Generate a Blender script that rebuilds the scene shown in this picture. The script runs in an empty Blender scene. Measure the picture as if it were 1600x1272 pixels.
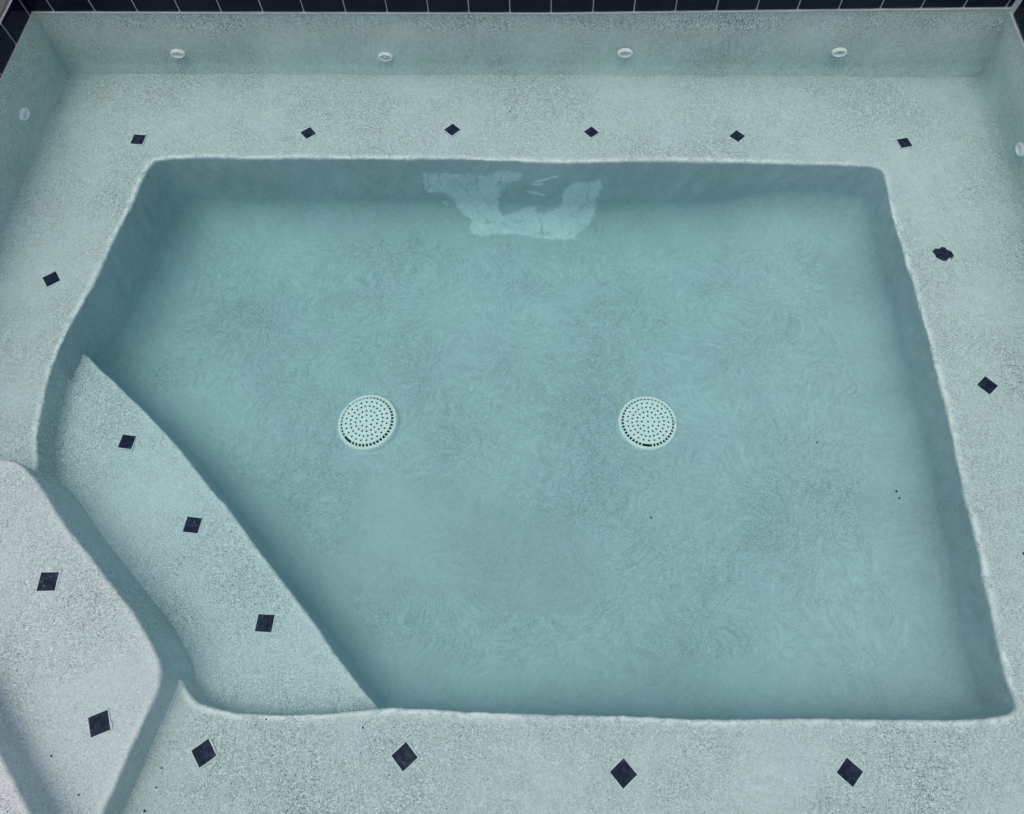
import bpy, bmesh, math, random
import numpy as np
from mathutils import Vector, Matrix, noise
random.seed(7)
R = math.radians
scene = bpy.context.scene
C = scene.collection

# ------------------------------------------------------------------ camera
cam_d = bpy.data.cameras.new('camera'); cam = bpy.data.objects.new('camera', cam_d); C.objects.link(cam)
cam_d.sensor_fit = 'HORIZONTAL'; cam_d.sensor_width = 36.0; cam_d.lens = 24.42
cam_d.clip_start = 0.05; cam_d.clip_end = 500
cam.matrix_world = Matrix(((0.99913, -0.020946, 0.036064, 0), (0.034093, 0.908253, -0.41703, 0), (-0.024021, 0.417897, 0.908177, 2.1), (0, 0, 0, 1)))
scene.camera = cam

# ------------------------------------------------------------------ sky, sun, exposure (overcast daylight)
SUN_EL, SUN_AZ = R(80), R(235)          # azimuth clockwise from +Y
w = bpy.data.worlds.new('World'); scene.world = w; w.use_nodes = True
wn = w.node_tree.nodes; wl = w.node_tree.links; wn.clear()
sky = wn.new('ShaderNodeTexSky'); sky.sky_type = 'NISHITA'; sky.sun_disc = False
sky.sun_elevation = SUN_EL; sky.sun_rotation = SUN_AZ
sky.air_density = 0.7; sky.dust_density = 5.0; sky.ozone_density = 0.6
bg = wn.new('ShaderNodeBackground'); bg.inputs['Strength'].default_value = 0.15
wo = wn.new('ShaderNodeOutputWorld')
wl.new(sky.outputs[0], bg.inputs['Color']); wl.new(bg.outputs[0], wo.inputs['Surface'])
sun_d = bpy.data.lights.new('sun', 'SUN'); sun_d.energy = 0.7; sun_d.angle = R(100); sun_d.color = (1.0, 0.985, 0.96)
sun = bpy.data.objects.new('sun', sun_d); C.objects.link(sun)
sd = Vector((math.sin(SUN_AZ) * math.cos(SUN_EL), math.cos(SUN_AZ) * math.cos(SUN_EL), math.sin(SUN_EL)))
sun.rotation_euler = sd.to_track_quat('Z', 'Y').to_euler(); sun.location = (0, 0, 6)
vs = scene.view_settings
vs.view_transform = 'Standard'; vs.look = 'None'; vs.gamma = 1.0; vs.use_curve_mapping = False
vs.exposure = -0.31
scene.render.engine = 'CYCLES'
scene.cycles.max_bounces = 10; scene.cycles.diffuse_bounces = 6; scene.cycles.transparent_max_bounces = 12
scene.cycles.use_denoising = True

# ------------------------------------------------------------------ survey of the spa, in metres (x right, y away, z = 0 on the bench seat)
Z_LOW, Z_MID, Z_TOP = -0.11, 0.10, 0.21      # the three entry steps
Z_WATER = 0.20
Y_BACK, X_LEFT, X_RIGHT, Y_FRONT = 2.53, -2.08, 1.823, -0.62
BENCH_EDGE = [(-1.5705, 2.017), (-1.589, 1.9563), (-1.596, 1.8836), (-1.5994, 1.7998), (-1.6258, 1.6201), (-1.6387, 1.4501), (-1.6609, 1.3378), (-1.6829, 1.2162),
    (-1.6918, 1.097), (-1.6906, 1.022), (-1.6789, 0.9371), (-1.6691, 0.8593), (-1.6547, 0.802), (-1.6206, 0.7175), (-1.6245, 0.6648), (-1.5952, 0.5635),
    (-1.472, 0.3857), (-1.2899, 0.2405), (-1.1537, 0.129), (-1.0793, 0.0952), (-1.0055, 0.0908), (-0.9943, 0.0827), (-0.9689, 0.0531), (-0.9359, 0.0292),
    (-0.8952, 0.019), (-0.844, 0.0093), (-0.7652, 0.0054), (-0.6751, 0.0068), (-0.5841, 0.0131), (-0.5132, 0.0204), (-0.4284, 0.0331), (-0.3622, 0.0353),
    (-0.2708, 0.0351), (-0.1813, 0.0316), (-0.0516, 0.0327), (0.0369, 0.0324), (0.1269, 0.0339), (0.2412, 0.0361), (0.3463, 0.0365), (0.4125, 0.0339),
    (0.5275, 0.0362), (0.6494, 0.0419), (0.7797, 0.0479), (0.9227, 0.0496), (1.0399, 0.0536), (1.1479, 0.0556), (1.2138, 0.061), (1.2805, 0.0697),
    (1.3139, 0.0804), (1.3302, 0.0969), (1.3196, 0.1421), (1.3168, 0.1784), (1.3161, 0.2307), (1.3176, 0.2859), (1.3218, 0.3606), (1.3233, 0.4412),
    (1.3277, 0.5131), (1.328, 0.6009), (1.3254, 0.6713), (1.3315, 0.7649), (1.3328, 0.8751), (1.3378, 0.9879), (1.3377, 1.1005), (1.3371, 1.2255),
    (1.3326, 1.3274), (1.3314, 1.4063), (1.3335, 1.482), (1.3215, 1.5566), (1.3253, 1.6449), (1.318, 1.7387), (1.3182, 1.8386), (1.3227, 1.9259), (1.325,
    1.9898), (1.3108, 2.0188), (1.2567, 2.0313), (1.1026, 2.0361), (0.8859, 2.0436), (0.6419, 2.0443), (0.3889, 2.0482), (0.2298, 2.0365), (0.0705,
    2.0348), (-0.1201, 2.0394), (-0.3072, 2.0508), (-0.5023, 2.0488), (-0.6958, 2.0467), (-0.8909, 2.0497), (-1.1528, 2.0402), (-1.3457, 2.0466), (-1.476,
    2.0402), (-1.5405, 2.0344)]
A_EDGE = [(-1.7, 1.2072), (-1.6719, 1.1943), (-1.6464, 1.1733), (-1.5983, 1.1318), (-1.5231, 1.076), (-1.4623, 1.026), (-1.3952, 0.9747), (-1.3448, 0.9313),
    (-1.2838, 0.8792), (-1.2201, 0.8212), (-1.147, 0.7462), (-1.0738, 0.6734), (-1.0292, 0.6369), (-0.9748, 0.5818), (-0.8989, 0.497), (-0.8352, 0.4349),
    (-0.7725, 0.3705), (-0.7044, 0.3021), (-0.6492, 0.2428), (-0.59, 0.1741), (-0.5335, 0.1163), (-0.4897, 0.0735), (-0.4492, 0.0366)]
B_EDGE = [(-1.7931, 0.6939), (-1.7342, 0.7018), (-1.673, 0.7033), (-1.6417, 0.702), (-1.6117, 0.6921), (-1.5818, 0.676), (-1.5112, 0.6156), (-1.4562, 0.5563),
    (-1.3899, 0.4891), (-1.3244, 0.4333), (-1.259, 0.3734), (-1.1953, 0.315), (-1.1346, 0.2634), (-1.0958, 0.221), (-1.0564, 0.1744), (-1.0244, 0.1336),
    (-1.0079, 0.0962), (-1.0069, 0.0639), (-1.0158, 0.0158), (-1.0297, -0.0314), (-1.0427, -0.0927), (-1.0565, -0.1539), (-1.0657, -0.1933), (-1.0752,
    -0.2362)]
C_EDGE = [(-1.3905, -0.0203), (-1.3104, -0.1061), (-1.2714, -0.1482), (-1.2338, -0.1881), (-1.1914, -0.2296), (-1.1534, -0.269)]
TILES = [('bench', -1.6613, 2.1376, 2.293, 0.0514), ('bench', -0.9622, 2.1827, 1.493, 0.0476), ('bench', -0.3694, 2.2011, 1.582, 0.0485), ('bench', 0.1963,
    2.1947, 1.52, 0.0437), ('bench', 0.7807, 2.183, 1.595, 0.0459), ('bench', 1.4303, 2.1486, 1.03, 0.046), ('bench', -1.8061, 1.4441, 1.424, 0.0512),
    ('bench', 1.4893, 1.0786, 1.55, 0.0488), ('bench', 1.487, 0.5143, 1.455, 0.0507), ('bench', -0.339, -0.0855, 1.546, 0.0514), ('bench', 0.2507,
    -0.1046, 1.522, 0.052), ('bench', 0.8475, -0.0806, 1.638, 0.0499), ('bench', -0.8881, -0.0962, 1.443, 0.0518), ('B', -1.1427, -0.0317, 1.209, 0.0523),
    ('B', -1.3988, 0.3328, 0.84, 0.0531), ('A', -1.4184, 0.8496, 2.248, 0.0493), ('A', -1.1221, 0.5637, 2.269, 0.0515), ('A', -0.8268, 0.2626, 2.323,
    0.0521)]
CHIPPED = [(1.4278, 1.6236), (1.4424, 1.6383), (1.4566, 1.6371), (1.4671, 1.6459), (1.4779, 1.6425), (1.4842, 1.6317), (1.4969, 1.6247), (1.5015, 1.6069),
    (1.4925, 1.5924), (1.4855, 1.5995), (1.4709, 1.585), (1.4615, 1.5813), (1.4491, 1.5896), (1.4367, 1.5987), (1.4341, 1.613)]
JETS_BACK = [(-1.5432, 0.0984), (-0.6647, 0.0858), (0.3311, 0.107), (1.1943, 0.1125)]
JET_LEFT = [(2.1452, 0.1229)]
JET_RIGHT = [(2.0353, 0.0843)]
GRIT_FLOOR = [(1.2572, 0.7883, -0.27), (1.261, 0.7628, -0.27), (0.4195, 0.7008, -0.36), (1.0181, 0.9724, -0.2742), (1.1778, 0.1004, -0.27)]
GRIT_BENCH = [(-1.0, -0.1821), (-1.0188, -0.2381), (-0.9974, -0.1361), (-0.734, -0.0066), (-0.4616, -0.0183)]
GRIT_B = [(-1.1497, -0.1977), (-1.2492, -0.1119)]
SMOOTH = [(-0.6605, 0.8036), (-0.328, 0.85), (-0.1847, 0.8663), (-0.1085, 0.7564), (0.0332, 0.7118), (0.1493, 0.6626), (0.218, 0.6458), (0.2357, 0.3781),
    (0.1042, 0.3528), (-0.1158, 0.3674), (-0.3162, 0.3828), (-0.6085, 0.3957), (-0.6948, 0.4483), (-0.7008, 0.5733), (-0.6818, 0.6923)]
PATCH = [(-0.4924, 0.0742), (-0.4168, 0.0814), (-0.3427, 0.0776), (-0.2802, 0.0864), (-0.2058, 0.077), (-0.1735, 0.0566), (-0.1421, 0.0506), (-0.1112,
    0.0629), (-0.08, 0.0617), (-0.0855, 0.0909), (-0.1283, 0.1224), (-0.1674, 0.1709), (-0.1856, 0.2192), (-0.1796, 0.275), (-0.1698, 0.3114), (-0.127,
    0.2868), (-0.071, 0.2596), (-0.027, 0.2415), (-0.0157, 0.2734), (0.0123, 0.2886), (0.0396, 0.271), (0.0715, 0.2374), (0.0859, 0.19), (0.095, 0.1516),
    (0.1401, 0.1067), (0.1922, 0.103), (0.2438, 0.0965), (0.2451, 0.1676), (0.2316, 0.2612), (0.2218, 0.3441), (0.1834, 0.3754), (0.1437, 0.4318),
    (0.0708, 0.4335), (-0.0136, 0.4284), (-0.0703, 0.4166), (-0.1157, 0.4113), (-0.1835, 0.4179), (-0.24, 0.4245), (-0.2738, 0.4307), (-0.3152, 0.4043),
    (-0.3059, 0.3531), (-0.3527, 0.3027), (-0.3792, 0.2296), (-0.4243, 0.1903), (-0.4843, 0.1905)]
PATCH_LINES = [[(-0.4806, 0.1827), (-0.4665, 0.0778)], [(-0.4217, 0.0777), (-0.427, 0.1904)], [(-0.2058, 0.077), (-0.2022, 0.1097)], [(-0.3429, 0.1366), (-0.3146,
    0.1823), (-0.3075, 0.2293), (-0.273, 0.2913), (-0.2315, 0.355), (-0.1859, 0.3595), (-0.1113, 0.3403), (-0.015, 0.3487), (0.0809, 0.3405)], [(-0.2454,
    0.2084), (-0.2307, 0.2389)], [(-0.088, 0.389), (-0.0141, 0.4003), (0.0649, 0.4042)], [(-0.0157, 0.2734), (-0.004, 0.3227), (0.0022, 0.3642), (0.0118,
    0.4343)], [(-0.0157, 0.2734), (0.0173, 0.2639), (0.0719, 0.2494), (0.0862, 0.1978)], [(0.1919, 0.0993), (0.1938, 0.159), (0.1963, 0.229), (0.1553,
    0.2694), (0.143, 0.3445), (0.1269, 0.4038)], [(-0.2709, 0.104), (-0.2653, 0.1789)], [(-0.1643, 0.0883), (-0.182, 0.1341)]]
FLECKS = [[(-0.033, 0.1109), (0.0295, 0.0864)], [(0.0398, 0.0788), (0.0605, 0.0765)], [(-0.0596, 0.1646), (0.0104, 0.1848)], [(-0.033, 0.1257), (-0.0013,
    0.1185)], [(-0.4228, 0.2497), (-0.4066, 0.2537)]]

# ------------------------------------------------------------------ helpers
def tag(o, label=None, cat=None, group=None, kind=None):
    if label: o['label'] = label
    if cat: o['category'] = cat
    if group: o['group'] = group
    if kind: o['kind'] = kind
    return o
def link(name, me, mat=None, parent=None):
    o = bpy.data.objects.new(name, me); C.objects.link(o)
    if mat and me and not me.materials: me.materials.append(mat)
    if parent: o.parent = parent
    return o
def empty(name, loc=(0, 0, 0)):
    o = bpy.data.objects.new(name, None); C.objects.link(o); o.location = loc; return o
def pydata(name, v, f, smooth=True):
    me = bpy.data.meshes.new(name); me.from_pydata([tuple(p) for p in v], [], [tuple(q) for q in f]); me.update()
    if smooth: me.polygons.foreach_set('use_smooth', [True] * len(me.polygons))
    return me
def grid_mesh(name, V, closed_u=False):
    """V: array (nu, nv, 3)"""
    nu, nv = V.shape[:2]
    idx = np.arange(nu * nv).reshape(nu, nv)
    if closed_u: idx = np.vstack([idx, idx[:1]])
    a, b, c, d = idx[:-1, :-1].ravel(), idx[1:, :-1].ravel(), idx[1:, 1:].ravel(), idx[:-1, 1:].ravel()
    F = np.stack([a, b, c, d], 1).astype(np.int32)
    me = bpy.data.meshes.new(name)
    me.vertices.add(nu * nv); me.vertices.foreach_set('co', V.reshape(-1).astype(np.float32))
    me.loops.add(F.size); me.loops.foreach_set('vertex_index', F.ravel())
    me.polygons.add(len(F)); me.polygons.foreach_set('loop_start', np.arange(0, F.size, 4, dtype=np.int32))
    me.update(calc_edges=True); me.validate()
    me.polygons.foreach_set('use_smooth', np.ones(len(me.polygons), dtype=bool))
    return me
def attr(me, name, vals):
    a = me.attributes.new(name, 'FLOAT', 'POINT'); a.data.foreach_set('value', np.asarray(vals, dtype=np.float32).ravel())
def sstep(a, b, x):
    t = np.clip((np.asarray(x, float) - a) / (b - a), 0, 1); return t * t * (3 - 2 * t)
def wave2(x, y, seed=0, lam=0.25):
    """smooth pseudo-random field in about -1..1"""
    rs = np.random.RandomState(seed); s = 0
    for i in range(7):
        th = rs.rand() * 6.283; k = 6.283 / lam * (0.5 + rs.rand() * 1.2); ph = rs.rand() * 6.283
        s = s + np.sin(k * (np.cos(th) * x + np.sin(th) * y) + ph)
    return s / 3.2
def floor_z(x, y):
    return -0.36 + 0.09 * sstep(0.54, 1.09, x) + 0.003 * wave2(x, y, 3, 0.5)

# ------------------------------------------------------------------ materials
class NT:
    def __init__(s, name):
        s.m = bpy.data.materials.new(name); s.m.use_nodes = True; s.t = s.m.node_tree; s.n = s.t.nodes; s.n.clear()
        s.out = s.n.new('ShaderNodeOutputMaterial')
    def add(s, typ, **kw):
        o = s.n.new(typ)
        for k, v in kw.items():
            if k in o.inputs: s.set(o.inputs[k], v)
            else: setattr(o, k, v)
        return o
    def set(s, sock, v):
        if isinstance(v, bpy.types.NodeSocket): s.t.links.new(v, sock)
        else: sock.default_value = v
    def math(s, op, a, b=0.0, c=None):
        o = s.n.new('ShaderNodeMath'); o.operation = op
        s.set(o.inputs[0], a); s.set(o.inputs[1], b)
        if c is not None: s.set(o.inputs[2], c)
        return o.outputs[0]
    def mix(s, f, a, b, mode='MIX'):
        o = s.n.new('ShaderNodeMix'); o.data_type = 'RGBA'; o.blend_type = mode; o.clamp_factor = True
        s.set(o.inputs[0], f); s.set(o.inputs[6], a if isinstance(a, bpy.types.NodeSocket) else (*a, 1)); s.set(o.inputs[7], b if isinstance(b, bpy.types.NodeSocket) else (*b, 1))
        return o.outputs[2]
    def rng(s, v, a, b, c=0.0, d=1.0, smooth=True):
        o = s.n.new('ShaderNodeMapRange'); o.interpolation_type = 'SMOOTHSTEP' if smooth else 'LINEAR'
        for i, x in enumerate((v, a, b, c, d)): s.set(o.inputs[i], x)
        return o.outputs[0]
    def noise(s, vec, scale, detail=2.0, rough=0.5, dist=0.0):
        o = s.n.new('ShaderNodeTexNoise'); s.t.links.new(vec, o.inputs['Vector'])
        o.inputs['Scale'].default_value = scale; o.inputs['Detail'].default_value = detail; o.inputs['Roughness'].default_value = rough; o.inputs['Distortion'].default_value = dist
        return o.outputs[0]
    def pos(s):
        return s.n.new('ShaderNodeNewGeometry').outputs['Position']
    def attr(s, name):
        o = s.n.new('ShaderNodeAttribute'); o.attribute_name = name; return o.outputs['Fac']
    def scaled(s, vec, sc):
        o = s.n.new('ShaderNodeMapping'); s.t.links.new(vec, o.inputs['Vector']); o.inputs['Scale'].default_value = sc; return o.outputs[0]
    def bsdf(s, **kw):
        o = s.add('ShaderNodeBsdfPrincipled', **kw); s.t.links.new(o.outputs[0], s.out.inputs['Surface']); return o

FLOOR_BASE, FLOOR_TINT = (0.455, 0.497, 0.528), (0.455, 0.518, 0.508)
def plaster(name, base, speck=1.0, swirl=0.5, blotch=0.5, tint=(0.5, 0.55, 0.56), smooth_patch=False, patch=False, deep=False, dry=False, wear_amt=0.8):
    """trowelled pebble plaster: cloudy blotches, trowel swirls, fine aggregate speckle, pale rubbed edges"""
    t = NT(name); p = t.pos()
    big = t.noise(p, 2.3, 4, 0.6, 0.0)
    hue = t.noise(p, 3.3, 2, 0.55)
    warp = t.n.new('ShaderNodeTexNoise'); t.t.links.new(p, warp.inputs['Vector']); warp.inputs['Scale'].default_value = 4.5; warp.inputs['Detail'].default_value = 1
    vm = t.n.new('ShaderNodeVectorMath'); vm.operation = 'MULTIPLY_ADD'; t.t.links.new(warp.outputs['Color'], vm.inputs[0]); vm.inputs[1].default_value = (0.26, 0.26, 0.26); t.t.links.new(p, vm.inputs[2])
    # trowel strokes: every sweep of the float has its own direction and a slight bend
    cell = t.add('ShaderNodeTexVoronoi'); t.t.links.new(vm.outputs[0], cell.inputs['Vector']); cell.inputs['Scale'].default_value = 5.0
    loc = t.n.new('ShaderNodeVectorMath'); loc.operation = 'SUBTRACT'; t.t.links.new(vm.outputs[0], loc.inputs[0]); t.t.links.new(cell.outputs['Position'], loc.inputs[1])
    cc = t.add('ShaderNodeSeparateColor'); t.t.links.new(cell.outputs['Color'], cc.inputs[0])
    ro = t.n.new('ShaderNodeVectorRotate'); ro.rotation_type = 'Z_AXIS'; t.t.links.new(loc.outputs[0], ro.inputs['Vector']); t.t.links.new(t.math('MULTIPLY', cc.outputs[0], 6.283), ro.inputs['Angle'])
    sx = t.n.new('ShaderNodeSeparateXYZ'); t.t.links.new(ro.outputs[0], sx.inputs[0])
    cx_ = t.n.new('ShaderNodeCombineXYZ'); t.t.links.new(sx.outputs[0], cx_.inputs[0]); t.t.links.new(t.math('ADD', sx.outputs[1], t.math('MULTIPLY', t.math('MULTIPLY', sx.outputs[0], sx.outputs[0]), 2.2)), cx_.inputs[1]); t.t.links.new(t.math('ADD', sx.outputs[2], t.math('MULTIPLY', cc.outputs[1], 3.0)), cx_.inputs[2])
    stroke = t.noise(t.scaled(cx_.outputs[0], (18, 66, 26)), 1.0, 4, 0.72)
    soft = t.noise(vm.outputs[0], 42, 2, 0.7)
    fib = t.math('ADD', t.math('MULTIPLY', stroke, 0.62), t.math('MULTIPLY', soft, 0.38))
    fine = t.noise(p, 350, 1, 0.6)
    vor = t.add('ShaderNodeTexVoronoi'); t.t.links.new(p, vor.inputs['Vector']); vor.inputs['Scale'].default_value = 200
    vd = t.add('ShaderNodeSeparateColor'); t.t.links.new(vor.outputs['Color'], vd.inputs[0])
    core = t.rng(vor.outputs['Distance'], 0.46, 0.2)
    dots = t.math('MULTIPLY', t.rng(vd.outputs[0], 0.80, 0.9), core)
    lights = t.math('MULTIPLY', t.rng(vd.outputs[1], 0.84, 0.94), core)
    amt = t.rng(big, 0.3, 0.7, 1.35, 0.4)
    if dry:
        sz = t.n.new('ShaderNodeSeparateXYZ'); t.t.links.new(p, sz.inputs[0]); amt = t.math('MULTIPLY', amt, t.rng(sz.outputs[2], 0.185, 0.215, 0.7, 1.7))
    if deep:
        dp = t.attr('deep'); amt = t.math('MULTIPLY', amt, t.math('SUBTRACT', 1.0, t.math('MULTIPLY', dp, 0.75)))
    if smooth_patch:
        sm = t.attr('smooth_patch'); amt = t.math('MULTIPLY', amt, t.math('SUBTRACT', 1.0, t.math('MULTIPLY', sm, 0.45)))
    k = t.math('ADD', 1.0, t.math('MULTIPLY', t.math('SUBTRACT', big, 0.5), 0.9 * blotch))
    fibs = t.math('MULTIPLY', t.math('SUBTRACT', fib, 0.5), swirl)
    if smooth_patch: fibs = t.math('MULTIPLY', fibs, t.math('SUBTRACT', 1.0, t.math('MULTIPLY', sm, 0.5)))
    k = t.math('ADD', k, fibs)
    sp = t.math('ADD', t.math('MULTIPLY', t.math('SUBTRACT', fine, 0.5), 1.7), t.math('MULTIPLY', t.math('SUBTRACT', vd.outputs[2], 0.5), 0.28))
    sp = t.math('ADD', sp, t.math('SUBTRACT', t.math('MULTIPLY', lights, 0.32), t.math('MULTIPLY', dots, 0.5)))
    k = t.math('ADD', k, t.math('MULTIPLY', sp, t.math('MULTIPLY', amt, speck)))
    col = t.mix(t.math('MULTIPLY', t.rng(hue, 0.36, 0.64), 0.8 * blotch), base, tint)
    if deep: col = t.mix(dp, col, t.mix(t.math('MULTIPLY', t.rng(hue, 0.36, 0.64), 0.8 * blotch), FLOOR_BASE, FLOOR_TINT))
    if smooth_patch: col = t.mix(t.math('MULTIPLY', sm, 0.34), col, (base[0] * 0.99, base[1] * 0.93, base[2] * 0.93))
    wear = t.attr('wear')
    wn_ = t.noise(p, 16, 6, 0.92)
    wf = t.math('MULTIPLY', wear, t.math('MULTIPLY', t.rng(wn_, 0.42, 0.54, 0.04, wear_amt), t.rng(hue, 0.36, 0.54, 0.45, 1.0)))          # pale scale rubbed along the edges
    eff = t.math('MULTIPLY', t.rng(wn_, 0.63, 0.78), 0.35)                     # scattered pale bloom
    mul = t.n.new('ShaderNodeVectorMath'); mul.operation = 'SCALE'; t.t.links.new(col, mul.inputs[0]); t.t.links.new(k, mul.inputs['Scale'])
    col = t.mix(eff, mul.outputs[0], (0.62, 0.64, 0.58))
    col = t.mix(wf, col, (0.84, 0.85, 0.81))
    if patch:  # water reflection painted as a pale area broken by dark lines
        pm, cm = t.attr('patch'), t.attr('patch_lines')
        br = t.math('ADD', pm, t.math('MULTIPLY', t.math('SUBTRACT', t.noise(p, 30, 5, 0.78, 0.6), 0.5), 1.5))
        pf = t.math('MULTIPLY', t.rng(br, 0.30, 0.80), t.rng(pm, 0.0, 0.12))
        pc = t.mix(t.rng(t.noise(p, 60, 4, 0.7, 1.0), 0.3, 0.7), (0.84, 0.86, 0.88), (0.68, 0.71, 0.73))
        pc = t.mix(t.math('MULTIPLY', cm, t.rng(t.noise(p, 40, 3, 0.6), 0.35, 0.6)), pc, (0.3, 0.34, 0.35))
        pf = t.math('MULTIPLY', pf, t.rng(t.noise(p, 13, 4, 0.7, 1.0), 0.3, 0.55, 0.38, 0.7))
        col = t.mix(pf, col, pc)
    bm = t.n.new('ShaderNodeBump'); bm.inputs['Strength'].default_value = 0.3; bm.inputs['Distance'].default_value = 0.002 * min(1, speck)
    t.t.links.new(t.noise(p, 160, 0, 0.5), bm.inputs['Height'])
    t.bsdf(**{'Base Color': col, 'Roughness': 0.9, 'Specular IOR Level': 0.1, 'Normal': bm.outputs[0]})
    return t.m

M_FLOOR = plaster('floor_plaster', FLOOR_BASE, speck=0.6, swirl=0.9, blotch=0.6, tint=FLOOR_TINT, smooth_patch=True)
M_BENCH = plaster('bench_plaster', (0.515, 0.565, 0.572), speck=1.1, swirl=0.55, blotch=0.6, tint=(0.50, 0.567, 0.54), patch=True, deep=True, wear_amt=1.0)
M_STEP = plaster('step_plaster', (0.54, 0.60, 0.612), speck=1.1, swirl=0.4, blotch=0.55, tint=(0.52, 0.595, 0.575), deep=True, wear_amt=0.4)
M_WALL = plaster('wall_plaster', (0.565, 0.635, 0.61), speck=1.0, swirl=0.6, blotch=0.75, tint=(0.56, 0.62, 0.56), dry=True)

t = NT('navy_glaze'); p = t.pos()
v = t.noise(p, 9, 3, 0.6, 0.5)
t.bsdf(**{'Base Color': t.mix(v, (0.002, 0.003, 0.011), (0.006, 0.008, 0.028)), 'Roughness': t.rng(t.noise(p, 20, 3), 0.3, 0.8, 0.08, 0.22), 'Specular IOR Level': 0.2})
M_NAVY = t.m
t = NT('slate_tile'); oi = t.n.new('ShaderNodeObjectInfo'); tc = t.n.new('ShaderNodeTexCoord')
sh = t.n.new('ShaderNodeVectorMath'); sh.operation = 'ADD'; t.t.links.new(tc.outputs['Object'], sh.inputs[0]); t.t.links.new(oi.outputs['Location'], sh.inputs[1])
pv = sh.outputs[0]
vein = t.math('ABSOLUTE', t.math('SUBTRACT', t.noise(pv, 30, 3, 0.6, 1.5), 0.5))
col = t.mix(t.rng(t.noise(pv, 60, 4, 0.65), 0.3, 0.75), (0.009, 0.014, 0.032), (0.040, 0.052, 0.085))
col = t.mix(t.math('MULTIPLY', t.rng(vein, 0.02, 0.0), t.rng(t.noise(pv, 25, 2), 0.5, 0.65, 0.0, 0.75)), col, (0.22, 0.26, 0.32))
col = t.mix(t.math('MULTIPLY', oi.outputs['Random'], 0.35), col, (0.008, 0.014, 0.036))
t.bsdf(**{'Base Color': col, 'Roughness': 0.4, 'Specular IOR Level': 0.05})
M_SLATE = t.m
def flat(name, col, rough=0.6, var=0.15, sc=40, spec=0.5):
    t = NT(name); p = t.pos(); n = t.noise(p, sc, 4, 0.6)
    t.bsdf(**{'Base Color': t.mix(n, tuple(c * (1 - var) for c in col), tuple(min(1, c * (1 + var)) for c in col)), 'Roughness': rough, 'Specular IOR Level': spec})
    return t.m
M_GROUT = flat('grout', (0.60, 0.60, 0.64), 0.9, 0.35, 60, 0.2)
M_CAULK = flat('caulk', (0.55, 0.60, 0.62), 0.8, 0.25, 30, 0.2)
M_MORTAR = flat('mortar', (0.58, 0.64, 0.65), 0.9, 0.25, 220, 0.2)
M_PLASTIC = flat('white_plastic', (0.90, 0.92, 0.91), 0.4, 0.06, 25)
M_DRAIN = flat('drain_plastic', (0.90, 0.84, 0.82), 0.45, 0.08, 30)
M_DARK = flat('dark_cavity', (0.012, 0.016, 0.02), 0.9, 0.3, 30, 0.1)
M_COPING = flat('coping_stone', (0.44, 0.36, 0.28), 0.8, 0.25, 12, 0.3)
M_DECK = flat('deck_concrete', (0.30, 0.30, 0.29), 0.9, 0.25, 3, 0.2)
M_GRIT = flat('grit', (0.02, 0.02, 0.02), 0.9, 0.3, 200, 0.2)

# ------------------------------------------------------------------ swept plaster edges
def smooth_path(pts, closed, step=0.010, it=1):
    P = np.array([p[:2] for p in pts], float)
    for _ in range(it):
        A = P if closed else P
        nx = np.roll(P, -1, 0) if closed else P[1:]
        a = P if closed else P[:-1]
        Q = np.stack([0.75 * a + 0.25 * nx, 0.25 * a + 0.75 * nx], 1).reshape(-1, 2)
        P = Q if closed else np.vstack([P[:1], Q, P[-1:]])
    if closed: P = np.vstack([P, P[:1]])
    d = np.concatenate([[0], np.cumsum(np.hypot(*np.diff(P, axis=0).T))])
    n = max(8, int(d[-1] / step)); s = np.linspace(0, d[-1], n + 1)
    Q = np.stack([np.interp(s, d, P[:, 0]), np.interp(s, d, P[:, 1])], 1)
    return Q[:-1] if closed else Q
def normals_left(P, closed):
    if closed: T = np.roll(P, -2, 0) - np.roll(P, 2, 0)
    else: T = np.gradient(P, axis=0)
    k = np.ones(9) / 9
    if closed: T = np.stack([np.convolve(np.concatenate([T[-4:, i], T[:, i], T[:4, i]]), k, 'valid') for i in (0, 1)], 1)
    T /= np.maximum(1e-9, np.hypot(T[:, 0], T[:, 1]))[:, None]
    return np.stack([-T[:, 1], T[:, 0]], 1)
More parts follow.
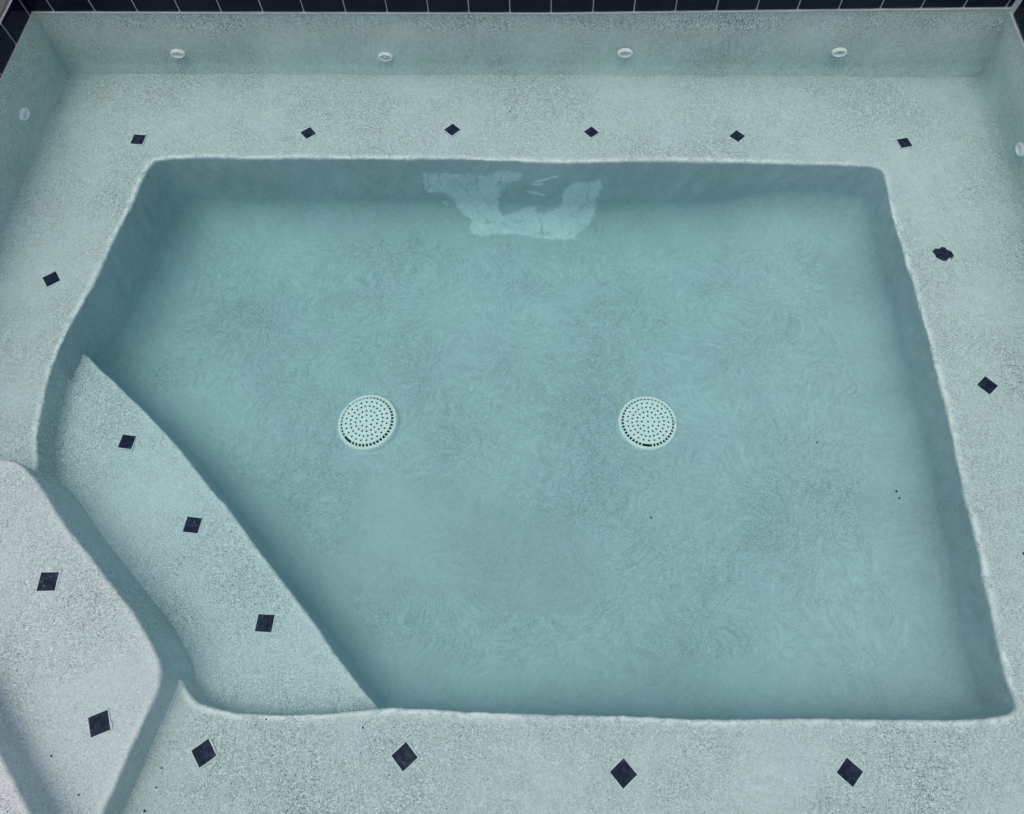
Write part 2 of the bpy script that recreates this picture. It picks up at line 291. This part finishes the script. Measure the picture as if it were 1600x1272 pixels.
def ledge(name, mat, P, N, zt, zb, far, closed, rn=0.024, rc=0.05, rows=46, seed=1, wear_w=0.011, batter=0.02, riser_rows=12, deep_amt=1.0):
    """a seat or tread with a rounded nosing, a riser and a cove at its foot. P path on the riser, N towards the low side."""
    n = len(P); zt = np.broadcast_to(zt, n).astype(float); zb = np.broadcast_to(zb, n).astype(float)
    ar = np.arange(n) * (0.006 if closed else 0.01)
    rnv = rn * (1 + 0.3 * wave2(ar, np.zeros(n), seed + 5, 0.5) + 0.35 * np.maximum(0, wave2(ar, np.zeros(n), seed + 6, 0.06)))
    P0 = P; P = P + N * (0.0010 * wave2(ar, np.zeros(n), seed + 7, 0.05) + 0.0007 * wave2(ar, np.zeros(n), seed + 8, 0.02))[:, None]
    cols, wear = [], []
    inner = P - N * rnv[:, None]
    ts = np.linspace(0, 1, rows) ** 0.8
    dist = np.hypot(*(inner - far).T)
    for tt in ts:
        q = far * (1 - tt) + inner * tt
        z = zt + 0.0022 * wave2(q[:, 0], q[:, 1], seed, 0.35) + 0.0012 * wave2(q[:, 0], q[:, 1], seed + 1, 0.09)
        cols.append(np.column_stack([q, z])); wear.append(np.exp(-((1 - tt) * dist / wear_w) ** 2))
    zl = cols[-1][:, 2]
    for a in np.linspace(0, math.pi / 2, 7)[1:]:
        cols.append(np.column_stack([inner + N * (rnv * math.sin(a))[:, None], zl - rnv * (1 - math.cos(a))])); wear.append(np.full(n, max(0.0, 1.0 - 1.3 * a / (math.pi / 2))))
    ztop = zl - rnv; zlow = zb + rc; PJ, P = P, P0
    for f in np.linspace(0, 1, riser_rows)[1:]:
        z = ztop * (1 - f) + zlow * f
        o = batter * f * (ztop - zlow) + 0.0025 * wave2(np.arange(n) * 0.01, z, seed + 2, 0.2) * math.sin(f * math.pi)
        cols.append(np.column_stack([P + (PJ - P) * (1 - f) ** 6 + N * o[:, None], z])); wear.append(np.zeros(n))
    b0 = batter * (ztop - zlow)
    for a in np.linspace(0, math.pi / 2, 8 if riser_rows < 20 else 18)[1:]:
        cols.append(np.column_stack([P + N * (b0 + rc * (1 - math.cos(a)))[:, None], zb + rc - rc * math.sin(a)])); wear.append(np.zeros(n))
    cols.append(np.column_stack([P + N * (b0 + rc * 1.5)[:, None], zb - 0.003])); wear.append(np.zeros(n))
    V = np.stack(cols, 1)
    me = grid_mesh(name, V, closed)
    attr(me, 'wear', np.stack(wear, 1))
    dv = np.zeros(V.shape[:2]); dv[:, rows:] = np.clip(np.arange(V.shape[1] - rows) / 7.0, 0, 1) * np.reshape(deep_amt, (-1, 1)); attr(me, 'deep', dv)
    return link(name, me, mat)

# ------------------------------------------------------------------ ground, floor and water
def quad_sheet(x0, x1, y0, y1, z): return [(x0, y0, z), (x1, y0, z), (x1, y1, z), (x0, y1, z)]
Z_COPE = 0.375
vv, ff = [], []
ox0, ox1, oy0, oy1 = X_LEFT - 0.42, X_RIGHT + 0.36, Y_FRONT - 0.42, Y_BACK + 0.42
for q in (quad_sheet(-150, 150, oy1, 150, Z_COPE), quad_sheet(-150, 150, -150, oy0, Z_COPE), quad_sheet(-150, ox0, oy0, oy1, Z_COPE), quad_sheet(ox1, 150, oy0, oy1, Z_COPE)):
    i = len(vv); vv += q; ff.append((i, i + 1, i + 2, i + 3))
tag(link('ground', pydata('ground', vv, ff, False), M_DECK), 'grey concrete deck around the spa', kind='structure')

xs = np.arange(-1.85, 1.46, 0.0125); ys = np.arange(-0.06, 2.16, 0.0125)
X, Y = np.meshgrid(xs, ys, indexing='ij')
V = np.stack([X, Y, floor_z(X, Y) + 0.001 * wave2(X, Y, 9, 0.08)], 2)
me = grid_mesh('floor', V)
def poly_sd(px, py, poly):
    """signed distance, positive inside"""
    Q = np.array([p[:2] for p in poly]); d = np.full(px.shape, 9.0); ins = np.zeros(px.shape, bool)
    for a, b in zip(Q, np.roll(Q, -1, 0)):
        e = b - a; tt = np.clip(((px - a[0]) * e[0] + (py - a[1]) * e[1]) / (e @ e + 1e-12), 0, 1)
        d = np.minimum(d, np.hypot(px - a[0] - tt * e[0], py - a[1] - tt * e[1]))
        c = ((a[1] > py) != (b[1] > py)) & (px < e[0] * (py - a[1]) / (e[1] if abs(e[1]) > 1e-9 else 1e-9) + a[0]); ins ^= c
    return np.where(ins, d, -d)
attr(me, 'smooth_patch', sstep(-0.02, 0.02, poly_sd(X, Y, SMOOTH) + 0.012 * wave2(X, Y, 21, 0.07)))
attr(me, 'wear', np.zeros(X.size))
tag(link('floor', me, M_FLOOR), 'smooth blue-green plaster floor of the spa with two round drains', kind='structure')

wt = NT('clear_water'); va = wt.add('ShaderNodeVolumeAbsorption'); va.inputs['Color'].default_value = (0.52, 0.94, 0.915, 1); va.inputs['Density'].default_value = 1.0
wt.t.links.new(va.outputs[0], wt.out.inputs['Volume'])
x0, x1, y0, y1 = X_LEFT - 0.06, X_RIGHT + 0.06, Y_FRONT - 0.06, Y_BACK + 0.06
wv_ = [(x, y, z) for z in (-0.46, Z_WATER) for (x, y) in ((x0, y0), (x1, y0), (x1, y1), (x0, y1))]
wf_ = [(3, 2, 1, 0), (4, 5, 6, 7), (0, 1, 5, 4), (1, 2, 6, 5), (2, 3, 7, 6), (3, 0, 4, 7)]
tag(link('water', pydata('water', wv_, wf_, False), wt.m), 'clear still teal water filling the spa', kind='structure')

# ------------------------------------------------------------------ bench round the pit
PB = smooth_path(BENCH_EDGE, True, 0.006); NB = normals_left(PB, True)
cen = np.array([-0.1, 1.0])
D = PB - cen
bx = np.where(D[:, 0] > 0, X_RIGHT + 0.06, X_LEFT - 0.06); by = np.where(D[:, 1] > 0, Y_BACK + 0.06, Y_FRONT - 0.06)
tk = np.minimum((bx - cen[0]) / D[:, 0], (by - cen[1]) / D[:, 1])
FAR = cen + D * tk[:, None]
fz = floor_z(PB[:, 0], PB[:, 1])
A0, A1 = np.array(A_EDGE[0][:2]), np.array(A_EDGE[-1][:2])
i0 = np.argmin(np.hypot(*(PB - A0).T)) + 20; i1 = np.argmin(np.hypot(*(PB - A1).T)) - 20
zb = fz.copy(); on_step = np.zeros(len(PB), bool); on_step[i0:i1] = True; zb[on_step] = Z_LOW
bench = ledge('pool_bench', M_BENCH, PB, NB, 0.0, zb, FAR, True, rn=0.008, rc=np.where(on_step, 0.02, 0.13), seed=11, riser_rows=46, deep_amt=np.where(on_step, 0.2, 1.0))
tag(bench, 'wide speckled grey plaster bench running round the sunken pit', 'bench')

# entry steps in the corner
Q = np.array([-2.6, -0.85])
def extend(path, a=None, b=None):
    return ([a] if a else []) + [p[:2] for p in path] + ([b] if b else [])
def step(name, path, zt, zb, label, seed, rn, rc, deep_amt=0.15):
    P = smooth_path(path, False); N = normals_left(P, False)
    o = ledge(name, M_STEP, P, N, zt, zb(P) if callable(zb) else zb, np.broadcast_to(Q, P.shape) + 0.02 * (P - Q), False, rn=rn, rc=rc, rows=60, seed=seed, deep_amt=deep_amt)
    return tag(o, label, 'step', 'entry steps in the corner of the spa')
d = np.array(A_EDGE[0][:2]) - np.array(A_EDGE[2][:2]); d /= np.hypot(*d)
d2 = np.array(A_EDGE[-1][:2]) - np.array(A_EDGE[-4][:2]); d2 /= np.hypot(*d2)
pa = extend(A_EDGE, tuple(np.array(A_EDGE[0][:2]) + d * 0.12), tuple(np.array(A_EDGE[-1][:2]) + d2 * 0.15))
low = step('pool_step', pa, Z_LOW, lambda P: floor_z(P[:, 0], P[:, 1]), 'lowest entry step, a submerged wedge below bench level with three dark tiles', 31, 0.008, 0.09, 1.0)
def mid_base(P):
    # stands on the low step inside the pit, on the bench elsewhere
    inside = poly_sd(P[:, 0], P[:, 1], PB[::8]) > 0.005
    return np.where(inside, Z_LOW, 0.0)
pb = extend(B_EDGE, (-2.2, 0.66), (-1.19, -0.72))
mid = step('pool_step', pb, Z_MID, mid_base, 'middle entry step with rounded front corner and two dark tiles, above the bench', 41, 0.009, 0.004)
pc = extend(C_EDGE, (-2.2, 0.85), (-0.72, -0.72))
top = step('pool_step', pc, Z_TOP, Z_MID, 'topmost pale entry step cut off by the bottom left corner', 51, 0.009, 0.02)

# ------------------------------------------------------------------ inset tiles
def tile_mesh(name, outline, h0=-0.006, h1=0.0018, bev=0.0012):
    n = len(outline); v = []; 
    c = (sum(p[0] for p in outline) / n, sum(p[1] for p in outline) / n)
    for z, s in ((h0, 0), (h1 - bev, 0), (h1, bev)):
        for p in outline:
            dx, dy = c[0] - p[0], c[1] - p[1]; L = math.hypot(dx, dy) or 1
            v.append((p[0] + dx / L * s * 1.4, p[1] + dy / L * s * 1.4, z))
    f = [tuple(range(n - 1, -1, -1)), tuple(range(2 * n, 3 * n))]
    for k in range(2):
        for i in range(n):
            j = (i + 1) % n; f.append((k * n + i, k * n + j, (k + 1) * n + j, (k + 1) * n + i))
    return pydata(name, v, f, False)
hs = 0.5
def rough_square(hs, seed, amp):
    rs = random.Random(seed); o = []
    cs = [(-hs, -hs), (hs, -hs), (hs, hs), (-hs, hs)]
    for k in range(4):
        a, b = cs[k], cs[(k + 1) % 4]
        for i in range(4):
            f = i / 4; o.append((a[0] + (b[0] - a[0]) * f + rs.uniform(-amp, amp), a[1] + (b[1] - a[1]) * f + rs.uniform(-amp, amp)))
    return o
sq_me = [tile_mesh('inset_tile', rough_square(0.0243, s, 0.0003)) for s in (1, 2, 3)]
mo_me = [tile_mesh('mortar', rough_square(0.0278, s, 0.0022), h0=-0.004, h1=0.0008, bev=0.0003) for s in (4, 5, 6)]
owner = {'bench': (bench, 0.0), 'A': (low, Z_LOW), 'B': (mid, Z_MID)}
def surf_z(own, x, y):
    o, z = owner[own]; sd = {'bench': 11, 'A': 31, 'B': 41}[own]
    return z + float(0.0022 * wave2(x, y, sd, 0.35) + 0.0012 * wave2(x, y, sd + 1, 0.09))
for i, (own, x, y, ang, sz) in enumerate(TILES):
    o = owner[own][0]
    tl = link('inset_tile', sq_me[i % 3], M_SLATE, o); tl.location = (x, y, surf_z(own, x, y) + 0.0016); tl.rotation_euler = (0, 0, ang - math.pi / 4 * 3); s = sz / 0.0486; tl.scale = (s, s, 1)
    mo = link('mortar', mo_me[i % 3], M_MORTAR, tl)
cx, cy = sum(p[0] for p in CHIPPED) / len(CHIPPED), sum(p[1] for p in CHIPPED) / len(CHIPPED)
ch = link('inset_tile', tile_mesh('chipped_tile', [((p[0] - cx), (p[1] - cy)) for p in CHIPPED][::-1]), M_SLATE, bench); ch.location = (cx, cy, surf_z('bench', cx, cy) + 0.0012)
ch['label'] = 'ragged black tile with broken uneven edges'

# ------------------------------------------------------------------ walls above the bench with their tile bands
def wall(label, axis, pos, a0, a1, lean, inward, seed):
    """plaster face from below the bench up to the tile; axis 'x' runs along x at y=pos"""
    u = np.arange(a0, a1 + 0.001, 0.02); nz = 22; zs = np.linspace(-0.06, 0.284, nz)
    U, Z = np.meshgrid(u, zs, indexing='ij')
    if axis == 'x' and inward < 0: Z = np.where(Z > 0, Z * ((0.284 + 0.013 * np.maximum(U, 0)) / 0.284), Z)
    if axis == 'y' and inward < 0: Z = np.where(Z > 0, Z * (0.2955 / 0.284), Z)
    off = inward * (lean * np.clip(Z, 0, 1) / 0.28 + 0.0035 * wave2(U, Z * 1.5, seed, 0.4) * sstep(0.28, 0.2, Z) - 0.004 + 0.014 * sstep(0.05, -0.02, Z))
    if axis == 'x': V = np.stack([U, pos + off, Z], 2)
    else: V = np.stack([pos + off, U, Z], 2)
    # thickness: wrap over the top and down the outside
    back = V[:, -1:, :].copy(); bot = V[:, :1, :].copy(); k = 1 if axis == 'x' else 0
    back[:, :, k] = pos - inward * 0.20; bot[:, :, k] = pos - inward * 0.20
    V = np.concatenate([V, back, bot], 1)
    if (axis == 'x') == (inward < 0): pass
    me = grid_mesh('pool_wall', V); w_ = np.zeros(V.shape[:2]); w_[:, 18:22] = (0.0, 0.05, 0.2, 0.4)
    attr(me, 'wear', w_)
    return tag(link('pool_wall', me, M_WALL), label, 'wall')
wb = wall('long back plaster wall above the bench with four white jets', 'x', Y_BACK, X_LEFT - 0.15, X_RIGHT + 0.1, 0.0, -1, 61)
wl_ = wall('short plaster side wall meeting the back wall on the left', 'y', X_LEFT, Y_FRONT - 0.1, Y_BACK + 0.05, 0.03, 1, 62)
wr = wall('short plaster side wall meeting the back wall on the right', 'y', X_RIGHT, Y_FRONT - 0.1, Y_BACK + 0.05, 0.064, -1, 63)
wf = wall('front plaster wall of the spa beneath the viewer', 'x', Y_FRONT, X_LEFT - 0.15, X_RIGHT + 0.1, 0.0, 1, 64)

def pillow_tile(w_, h, th=0.008):
    """glazed ceramic tile in the xz plane facing -y with cushioned edges"""
    nx, nz = 9, 9; v = []; fr = [0, .02, .06, .15, .5, .85, .94, .98, 1]; fr2 = [0, .03, .09, .2, .5, .8, .91, .97, 1]
    for a in fr:
        for b in fr2:
            e = min(a, 1 - a) * w_; g = min(b, 1 - b) * h
            dep = -0.0025 * math.exp(-e / 0.0025) - 0.0025 * math.exp(-g / 0.0025)
            v.append(((a - 0.5) * w_, -th - dep if True else 0, b * h))
    f = [(i * nz + j, (i + 1) * nz + j, (i + 1) * nz + j + 1, i * nz + j + 1) for i in range(nx - 1) for j in range(nz - 1)]
    n = len(v); ring = [i * nz for i in range(nx)] + [(nx - 1) * nz + j for j in range(1, nz)] + [i * nz + nz - 1 for i in range(nx - 2, -1, -1)] + [j for j in range(nz - 2, 0, -1)]
    v += [(v[i][0], 0.0, v[i][2]) for i in ring]
    for k in range(len(ring)):
        m = (k + 1) % len(ring); f.append((ring[k], n + k, n + m, ring[m]))
    return pydata('tile', v, f)
TH = 0.088; G = 0.0032
def zline(x): return 0.281 + 0.013 * max(x, 0) + 0.002 * max(-x, 0)
joints = [-2.055, -1.959, -1.79, -1.618, -1.447, -1.28, -1.114, -0.95, -0.784, -0.619, -0.457, -0.298, -0.138, 0.022, 0.184, 0.342, 0.5, 0.656, 0.809, 0.963, 1.117, 1.272, 1.423, 1.579, 1.735, 1.757]
tile_cache = {}
def place_tiles(parent, joints, make):
    for a, b in zip(joints[:-1], joints[1:]):
        w_ = round(b - a - G, 3)
        if w_ not in tile_cache: tile_cache[w_] = pillow_tile(w_, TH)
        o = link('tile', tile_cache[w_], M_NAVY, parent); make(o, (a + b) / 2)
        o.rotation_euler.x += random.uniform(-0.006, 0.006); o.rotation_euler.y += random.uniform(-0.003, 0.003)
def mk_back(o, c): o.location = (c, Y_BACK + 0.002, zline(c) + 0.003); o.rotation_euler.y = -0.013 * (c > 0)
place_tiles(wb, joints, mk_back)
def bead(parent, p0, p1, r_=0.0024):
    v, f = [], []; a, b = Vector(p0), Vector(p1); d_ = (b - a).normalized(); sd_ = d_.cross(Vector((0, 0, 1))).normalized(); n_ = 60
    for i in range(n_ + 1):
        c_ = a.lerp(b, i / n_); rr = r_ * (1 + random.uniform(-0.3, 0.3))
        for k in range(8): v.append(c_ + sd_ * rr * math.cos(k * math.pi / 4) + Vector((0, 0, 1)) * rr * math.sin(k * math.pi / 4))
    for i in range(n_):
        for k in range(8): f.append((i * 8 + k, (i + 1) * 8 + k, (i + 1) * 8 + (k + 1) % 8, i * 8 + (k + 1) % 8))
    return link('caulk_bead', pydata('caulk_bead', v, f), M_CAULK, parent)
def grout(parent, pts, thick):
    bm = bmesh.new()
    V = [bm.verts.new(p) for p in pts]; bm.faces.new(V)
    ext = bmesh.ops.extrude_face_region(bm, geom=bm.faces[:]); bmesh.ops.translate(bm, vec=thick, verts=[g for g in ext['geom'] if isinstance(g, bmesh.types.BMVert)])
    bmesh.ops.recalc_face_normals(bm, faces=bm.faces[:])
    me = bpy.data.meshes.new('grout'); bm.to_mesh(me); bm.free(); return link('grout', me, M_GROUT, parent)
grout(wb, [(-2.06, Y_BACK - 0.003, zline(-2.06) - 0.001), (0, Y_BACK - 0.003, zline(0) - 0.001), (1.762, Y_BACK - 0.003, zline(1.762) - 0.001), (1.762, Y_BACK - 0.003, Z_COPE - 0.002), (-2.06, Y_BACK - 0.003, Z_COPE - 0.002)], (0, 0.2, 0))
bead(wb, (-2.055, Y_BACK - 0.007, zline(-2.055) - 0.001), (0, Y_BACK - 0.007, zline(0) - 0.001)); bead(wb, (0, Y_BACK - 0.007, zline(0) - 0.001), (1.76, Y_BACK - 0.007, zline(1.76) - 0.001))
xl = X_LEFT + 0.026
bead(wl_, (xl + 0.007, Y_FRONT, 0.282), (xl + 0.007, 2.52, 0.282))
jl = [2.53, 2.505, 2.340, 2.172] + [2.172 - 0.168 * k for k in range(1, 18)]
def mk_left(o, c): o.location = (xl - 0.002, c, 0.284); o.rotation_euler.z = math.pi / 2
place_tiles(wl_, [j for j in jl][::-1], mk_left)
grout(wl_, [(xl + 0.003, Y_FRONT, 0.282), (xl + 0.003, 2.526, 0.282), (xl + 0.003, 2.526, Z_COPE - 0.002), (xl + 0.003, Y_FRONT, Z_COPE - 0.002)], (-0.2, 0, 0))
xr = X_RIGHT - 0.06
def mk_right(o, c): o.location = (xr + 0.002, c, 0.297); o.rotation_euler.z = -math.pi / 2
place_tiles(wr, [2.50 - 0.165 * k for k in range(0, 19)][::-1], mk_right)
grout(wr, [(xr - 0.003, Y_FRONT, 0.292), (xr - 0.003, 2.526, 0.292), (xr - 0.003, 2.526, Z_COPE), (xr - 0.003, Y_FRONT, Z_COPE)], (0.2, 0, 0))
bead(wr, (xr - 0.007, Y_FRONT, 0.293), (xr - 0.007, 2.52, 0.293))
def mk_front(o, c): o.location = (c, Y_FRONT - 0.002, 0.285); o.rotation_euler.z = math.pi
place_tiles(wf, [-2.05 + 0.165 * k for k in range(0, 24)], mk_front)

# coping slabs along the rim
def coping(label, x0, x1, y0, y1):
    bm = bmesh.new(); bmesh.ops.create_cube(bm, size=1)
    for v_ in bm.verts: v_.co = Vector(((x0 + x1) / 2 + v_.co.x * (x1 - x0), (y0 + y1) / 2 + v_.co.y * (y1 - y0), Z_COPE + 0.022 + v_.co.z * 0.04))
    bmesh.ops.bevel(bm, geom=bm.edges[:], offset=0.008, segments=3, affect='EDGES', profile=0.5)
    me = bpy.data.meshes.new('coping'); bm.to_mesh(me); bm.free()
    return tag(link('coping', me, M_COPING), label, 'coping', 'coping slabs round the rim')
coping('tan stone coping above the tile band at the top left corner', X_LEFT - 0.43, X_LEFT + 0.022, Y_FRONT - 0.43, Y_BACK + 0.43)
coping('tan stone coping along the far rim above the back tile band', X_LEFT + 0.026, X_RIGHT - 0.06, Y_BACK + 0.004, Y_BACK + 0.43)
coping('tan stone coping above the tile band on the right', X_RIGHT - 0.056, X_RIGHT + 0.37, Y_FRONT - 0.43, Y_BACK + 0.43)
coping('tan stone coping along the near rim under the viewer', X_LEFT + 0.026, X_RIGHT - 0.06, Y_FRONT - 0.43, Y_FRONT - 0.004)

# ------------------------------------------------------------------ pale reflection with dark lines, painted into the far riser's plaster colour
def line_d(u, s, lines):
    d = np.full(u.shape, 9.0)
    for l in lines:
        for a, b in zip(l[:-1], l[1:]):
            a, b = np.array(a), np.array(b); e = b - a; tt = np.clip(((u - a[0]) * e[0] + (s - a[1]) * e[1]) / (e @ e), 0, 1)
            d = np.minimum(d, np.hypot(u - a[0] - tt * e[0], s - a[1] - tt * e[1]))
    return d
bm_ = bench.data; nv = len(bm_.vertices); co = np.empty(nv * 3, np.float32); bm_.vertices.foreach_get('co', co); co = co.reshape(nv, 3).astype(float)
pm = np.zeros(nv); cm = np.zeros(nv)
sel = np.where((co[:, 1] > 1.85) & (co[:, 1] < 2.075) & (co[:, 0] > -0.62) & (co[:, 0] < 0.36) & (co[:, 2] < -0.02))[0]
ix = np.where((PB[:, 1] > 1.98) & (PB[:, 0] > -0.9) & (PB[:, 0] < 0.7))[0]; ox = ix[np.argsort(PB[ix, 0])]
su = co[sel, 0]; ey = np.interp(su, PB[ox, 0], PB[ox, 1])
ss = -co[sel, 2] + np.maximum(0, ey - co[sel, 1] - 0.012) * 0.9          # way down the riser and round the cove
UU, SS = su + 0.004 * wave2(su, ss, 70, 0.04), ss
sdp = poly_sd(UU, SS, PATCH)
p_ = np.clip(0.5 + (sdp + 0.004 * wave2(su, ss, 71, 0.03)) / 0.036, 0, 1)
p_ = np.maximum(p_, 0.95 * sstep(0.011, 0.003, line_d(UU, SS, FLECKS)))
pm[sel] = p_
cm[sel] = sstep(0.0065, 0.001, line_d(UU, SS + 0.004 * wave2(su, ss, 73, 0.04), PATCH_LINES)) * 0.8
attr(bm_, 'patch', pm); attr(bm_, 'patch_lines', cm)

# ------------------------------------------------------------------ wall jets
def lathe(name, prof, n=40):
    v, f = [], []
    for i in range(n):
        a = 2 * math.pi * i / n
        for r_, z_ in prof: v.append((r_ * math.cos(a), r_ * math.sin(a), z_))
    m = len(prof)
    for i in range(n):
        j = (i + 1) % n
        for k in range(m - 1): f.append((i * m + k, j * m + k, j * m + k + 1, i * m + k + 1))
    return pydata(name, v, f)
jr = 0.031
jm_ring = lathe('ring', [(jr, -0.004), (jr, 0.006), (jr * 0.97, 0.010), (jr * 0.86, 0.0125), (jr * 0.74, 0.012), (jr * 0.66, 0.008), (jr * 0.6, -0.004)])
jm_ball = lathe('nozzle', [(jr * 0.61, -0.002), (jr * 0.58, 0.002), (jr * 0.48, 0.005), (jr * 0.36, 0.006), (jr * 0.31, 0.004), (jr * 0.29, -0.012)])
jm_hole = lathe('opening', [(jr * 0.33, -0.006), (jr * 0.15, -0.006), (0.0001, -0.006)])
jl_ = [('white wall jet on the back wall, first from its left end', 0), ('white wall jet on the back wall, second from its left end, opening turned up', 1),
       ('white wall jet on the back wall, third from its left end', 2), ('white wall jet on the back wall nearest its right end', 3)]
def jet(label, loc, nrm, tilt):
    e = empty('wall_jet', loc); z = Vector(nrm).normalized(); up = Vector((0, 0, 1)); x = up.cross(z).normalized(); y = z.cross(x)
    mt = Matrix((x, y, z)).transposed().to_4x4(); mt.translation = Vector(loc); e.matrix_world = mt
    e.scale = (1, 0.56, 1)
    tag(e, label, 'pool jet', 'white jets in the spa walls')
    r_ = link('ring', jm_ring, M_PLASTIC, e); b = link('nozzle', jm_ball, M_PLASTIC, e); b.rotation_euler.x = tilt
    link('opening', jm_hole, M_DARK, b)
    return e
for (lab, k), tl_ in zip(jl_, (0.15, 0.9, 0.2, 0.1)):
    x, z = JETS_BACK[k]; jet(lab, (x, Y_BACK - 0.002, z), (0, -1, 0), tl_)
y, z = JET_LEFT[0]; jet('single white wall jet on the left side wall', (X_LEFT + 0.013, y, z), (1, 0, 0), 0.1)
y, z = JET_RIGHT[0]; jet('white wall jet on the right side wall, cut by the picture edge', (X_RIGHT - 0.02, y, z), (-1, 0, 0), 0.1)

# ------------------------------------------------------------------ floor drains
def perforated(name, R_, holes, hr, thick):
    cu = bpy.data.curves.new(name, 'CURVE'); cu.dimensions = '2D'; cu.fill_mode = 'BOTH'; cu.extrude = thick / 2
    def ring(cx, cy, r_, n):
        sp = cu.splines.new('POLY'); sp.points.add(n - 1); sp.use_cyclic_u = True
        for i in range(n): sp.points[i].co = (cx + r_ * math.cos(2 * math.pi * i / n), cy + r_ * math.sin(2 * math.pi * i / n), 0, 1)
    ring(0, 0, R_, 64)
    for (hx, hy) in holes: ring(hx, hy, hr, 10)
    tmp = bpy.data.objects.new('tmp', cu); C.objects.link(tmp)
    dg = bpy.context.evaluated_depsgraph_get()
    me = bpy.data.meshes.new_from_object(tmp.evaluated_get(dg)); me.name = name
    bpy.data.objects.remove(tmp); bpy.data.curves.remove(cu); me.materials.clear()
    return me
def drain(label, loc, R_, rot, tilt):
    e = empty('drain_cover', loc); e.rotation_euler = (tilt[0], tilt[1], rot); tag(e, label, 'drain', 'round drain covers on the spa floor')
    link('rim', lathe('rim', [(R_ * 1.02, -0.02), (R_ * 1.015, 0.001), (R_ * 0.985, 0.006), (R_ * 0.95, 0.008), (R_ * 0.905, 0.0075), (R_ * 0.895, 0.004), (R_ * 0.89, -0.012)], 72), M_DRAIN, e)
    holes = [(0, 0)]
    for r_, n, ph in ((0.215, 8, 0), (0.375, 16, 0.0), (0.545, 24, 0.07), (0.70, 24, 0.0)):
        holes += [(R_ * r_ * math.cos(2 * math.pi * i / n + ph), R_ * r_ * math.sin(2 * math.pi * i / n + ph)) for i in range(n)]
    pm_ = perforated('grate', R_ * 0.825, holes, R_ * 0.035, 0.004)
    g = link('grate', pm_, M_DRAIN, e); g.location = (0, 0, 0.010)
    bars = []; fb = []
    n = 44
    for i in range(n):
        if i in (32, 33): continue
        a = 2 * math.pi * i / n; ca, sa = math.cos(a), math.sin(a); hw = R_ * 0.021
        b0_ = len(bars)
        for r_, zz_ in ((R_ * 0.80, 0.0105), (R_ * 0.91, 0.0065)):
            for s in (-1, 1):
                for dz_ in (0, -0.006): bars.append((r_ * ca - s * hw * sa, r_ * sa + s * hw * ca, zz_ + dz_ - 0.0015))
        q = b0_
        fb += [(q, q + 4, q + 6, q + 2), (q + 1, q + 3, q + 7, q + 5), (q, q + 1, q + 5, q + 4), (q + 2, q + 6, q + 7, q + 3), (q + 4, q + 5, q + 7, q + 6), (q, q + 2, q + 3, q + 1)]
    link('slot_ribs', pydata('slot_ribs', bars, fb, False), M_DRAIN, e)
    link('sump', lathe('sump', [(R_ * 0.9, 0.0015), (R_ * 0.5, 0.001), (0.0005, 0.001)], 40), M_DARK, e)
    for s in (-1, 1):
        sc = link('screw', lathe('screw', [(0.0045, 0.005), (0.0042, 0.0088), (0.003, 0.0095), (0.0001, 0.0095)], 12), M_GROUT, e); sc.location = (s * R_ * 0.905, 0, 0)
    return e
dz1 = float(floor_z(-0.6541, 1.0484)); dz2 = float(floor_z(0.4243, 1.0727))
drain('round white perforated drain cover on the floor nearer the entry steps, slightly tilted', (-0.6541, 1.0484, dz1 + 0.010), 0.1165, R(-38), (R(2.5), R(-4.5)))
drain('round white perforated drain cover on the floor farther from the entry steps, lying flat', (0.4243, 1.0727, dz2 + 0.004), 0.1112, 0.0, (0, 0))

# ------------------------------------------------------------------ grit lying about
def grit(label, x, y, z, r_):
    bm = bmesh.new(); bmesh.ops.create_icosphere(bm, subdivisions=1, radius=r_)
    rs = random.Random(label)
    for v_ in bm.verts: v_.co = Vector((v_.co.x * rs.uniform(0.8, 1.25), v_.co.y * rs.uniform(0.8, 1.25), v_.co.z * 0.6))
    me = bpy.data.meshes.new('grit_speck'); bm.to_mesh(me); bm.free()
    o = link('grit_speck', me, M_GRIT); o.location = (x, y, z + r_ * 0.4)
    return tag(o, label, 'grit', 'specks of dark grit in the spa')
gl = ['upper of two close black grit specks on the floor by the right riser', 'lower of two close black grit specks on the floor by the right riser', 'lone black grit speck on the floor below the right drain cover',
      'tiny black grit speck on the floor between the right drain and riser', 'tiny black grit speck on the floor at the near edge of the pit']
for lab, (x, y, z), r_, up in zip(gl, GRIT_FLOOR, (0.0038, 0.0034, 0.0036, 0.003, 0.003), (0.0165, 0.018, 0, 0.002, 0.03)): grit(lab, x, y, float(floor_z(x, y)) + up, r_)   # the outer ones lie on the cove
for lab, (x, y), r_ in zip(['black grit speck on the bench at the foot of the middle step', 'largest black grit speck on the bench at the bottom edge of the picture', 'black grit speck on the bench left of the first near tile', 'black grit speck on the near bench edge below the lowest step', 'black grit speck on the near bench edge where the lowest step ends'],
                       GRIT_BENCH, (0.0026, 0.0034, 0.0026, 0.0028, 0.0028)): grit(lab, x, y, surf_z('bench', x, y), r_)
for lab, (x, y), r_ in zip(['black grit speck low on the middle step below its near tile', 'black grit speck on the middle step left of its near tile'], GRIT_B, (0.003, 0.0028)): grit(lab, x, y, surf_z('B', x, y), r_)
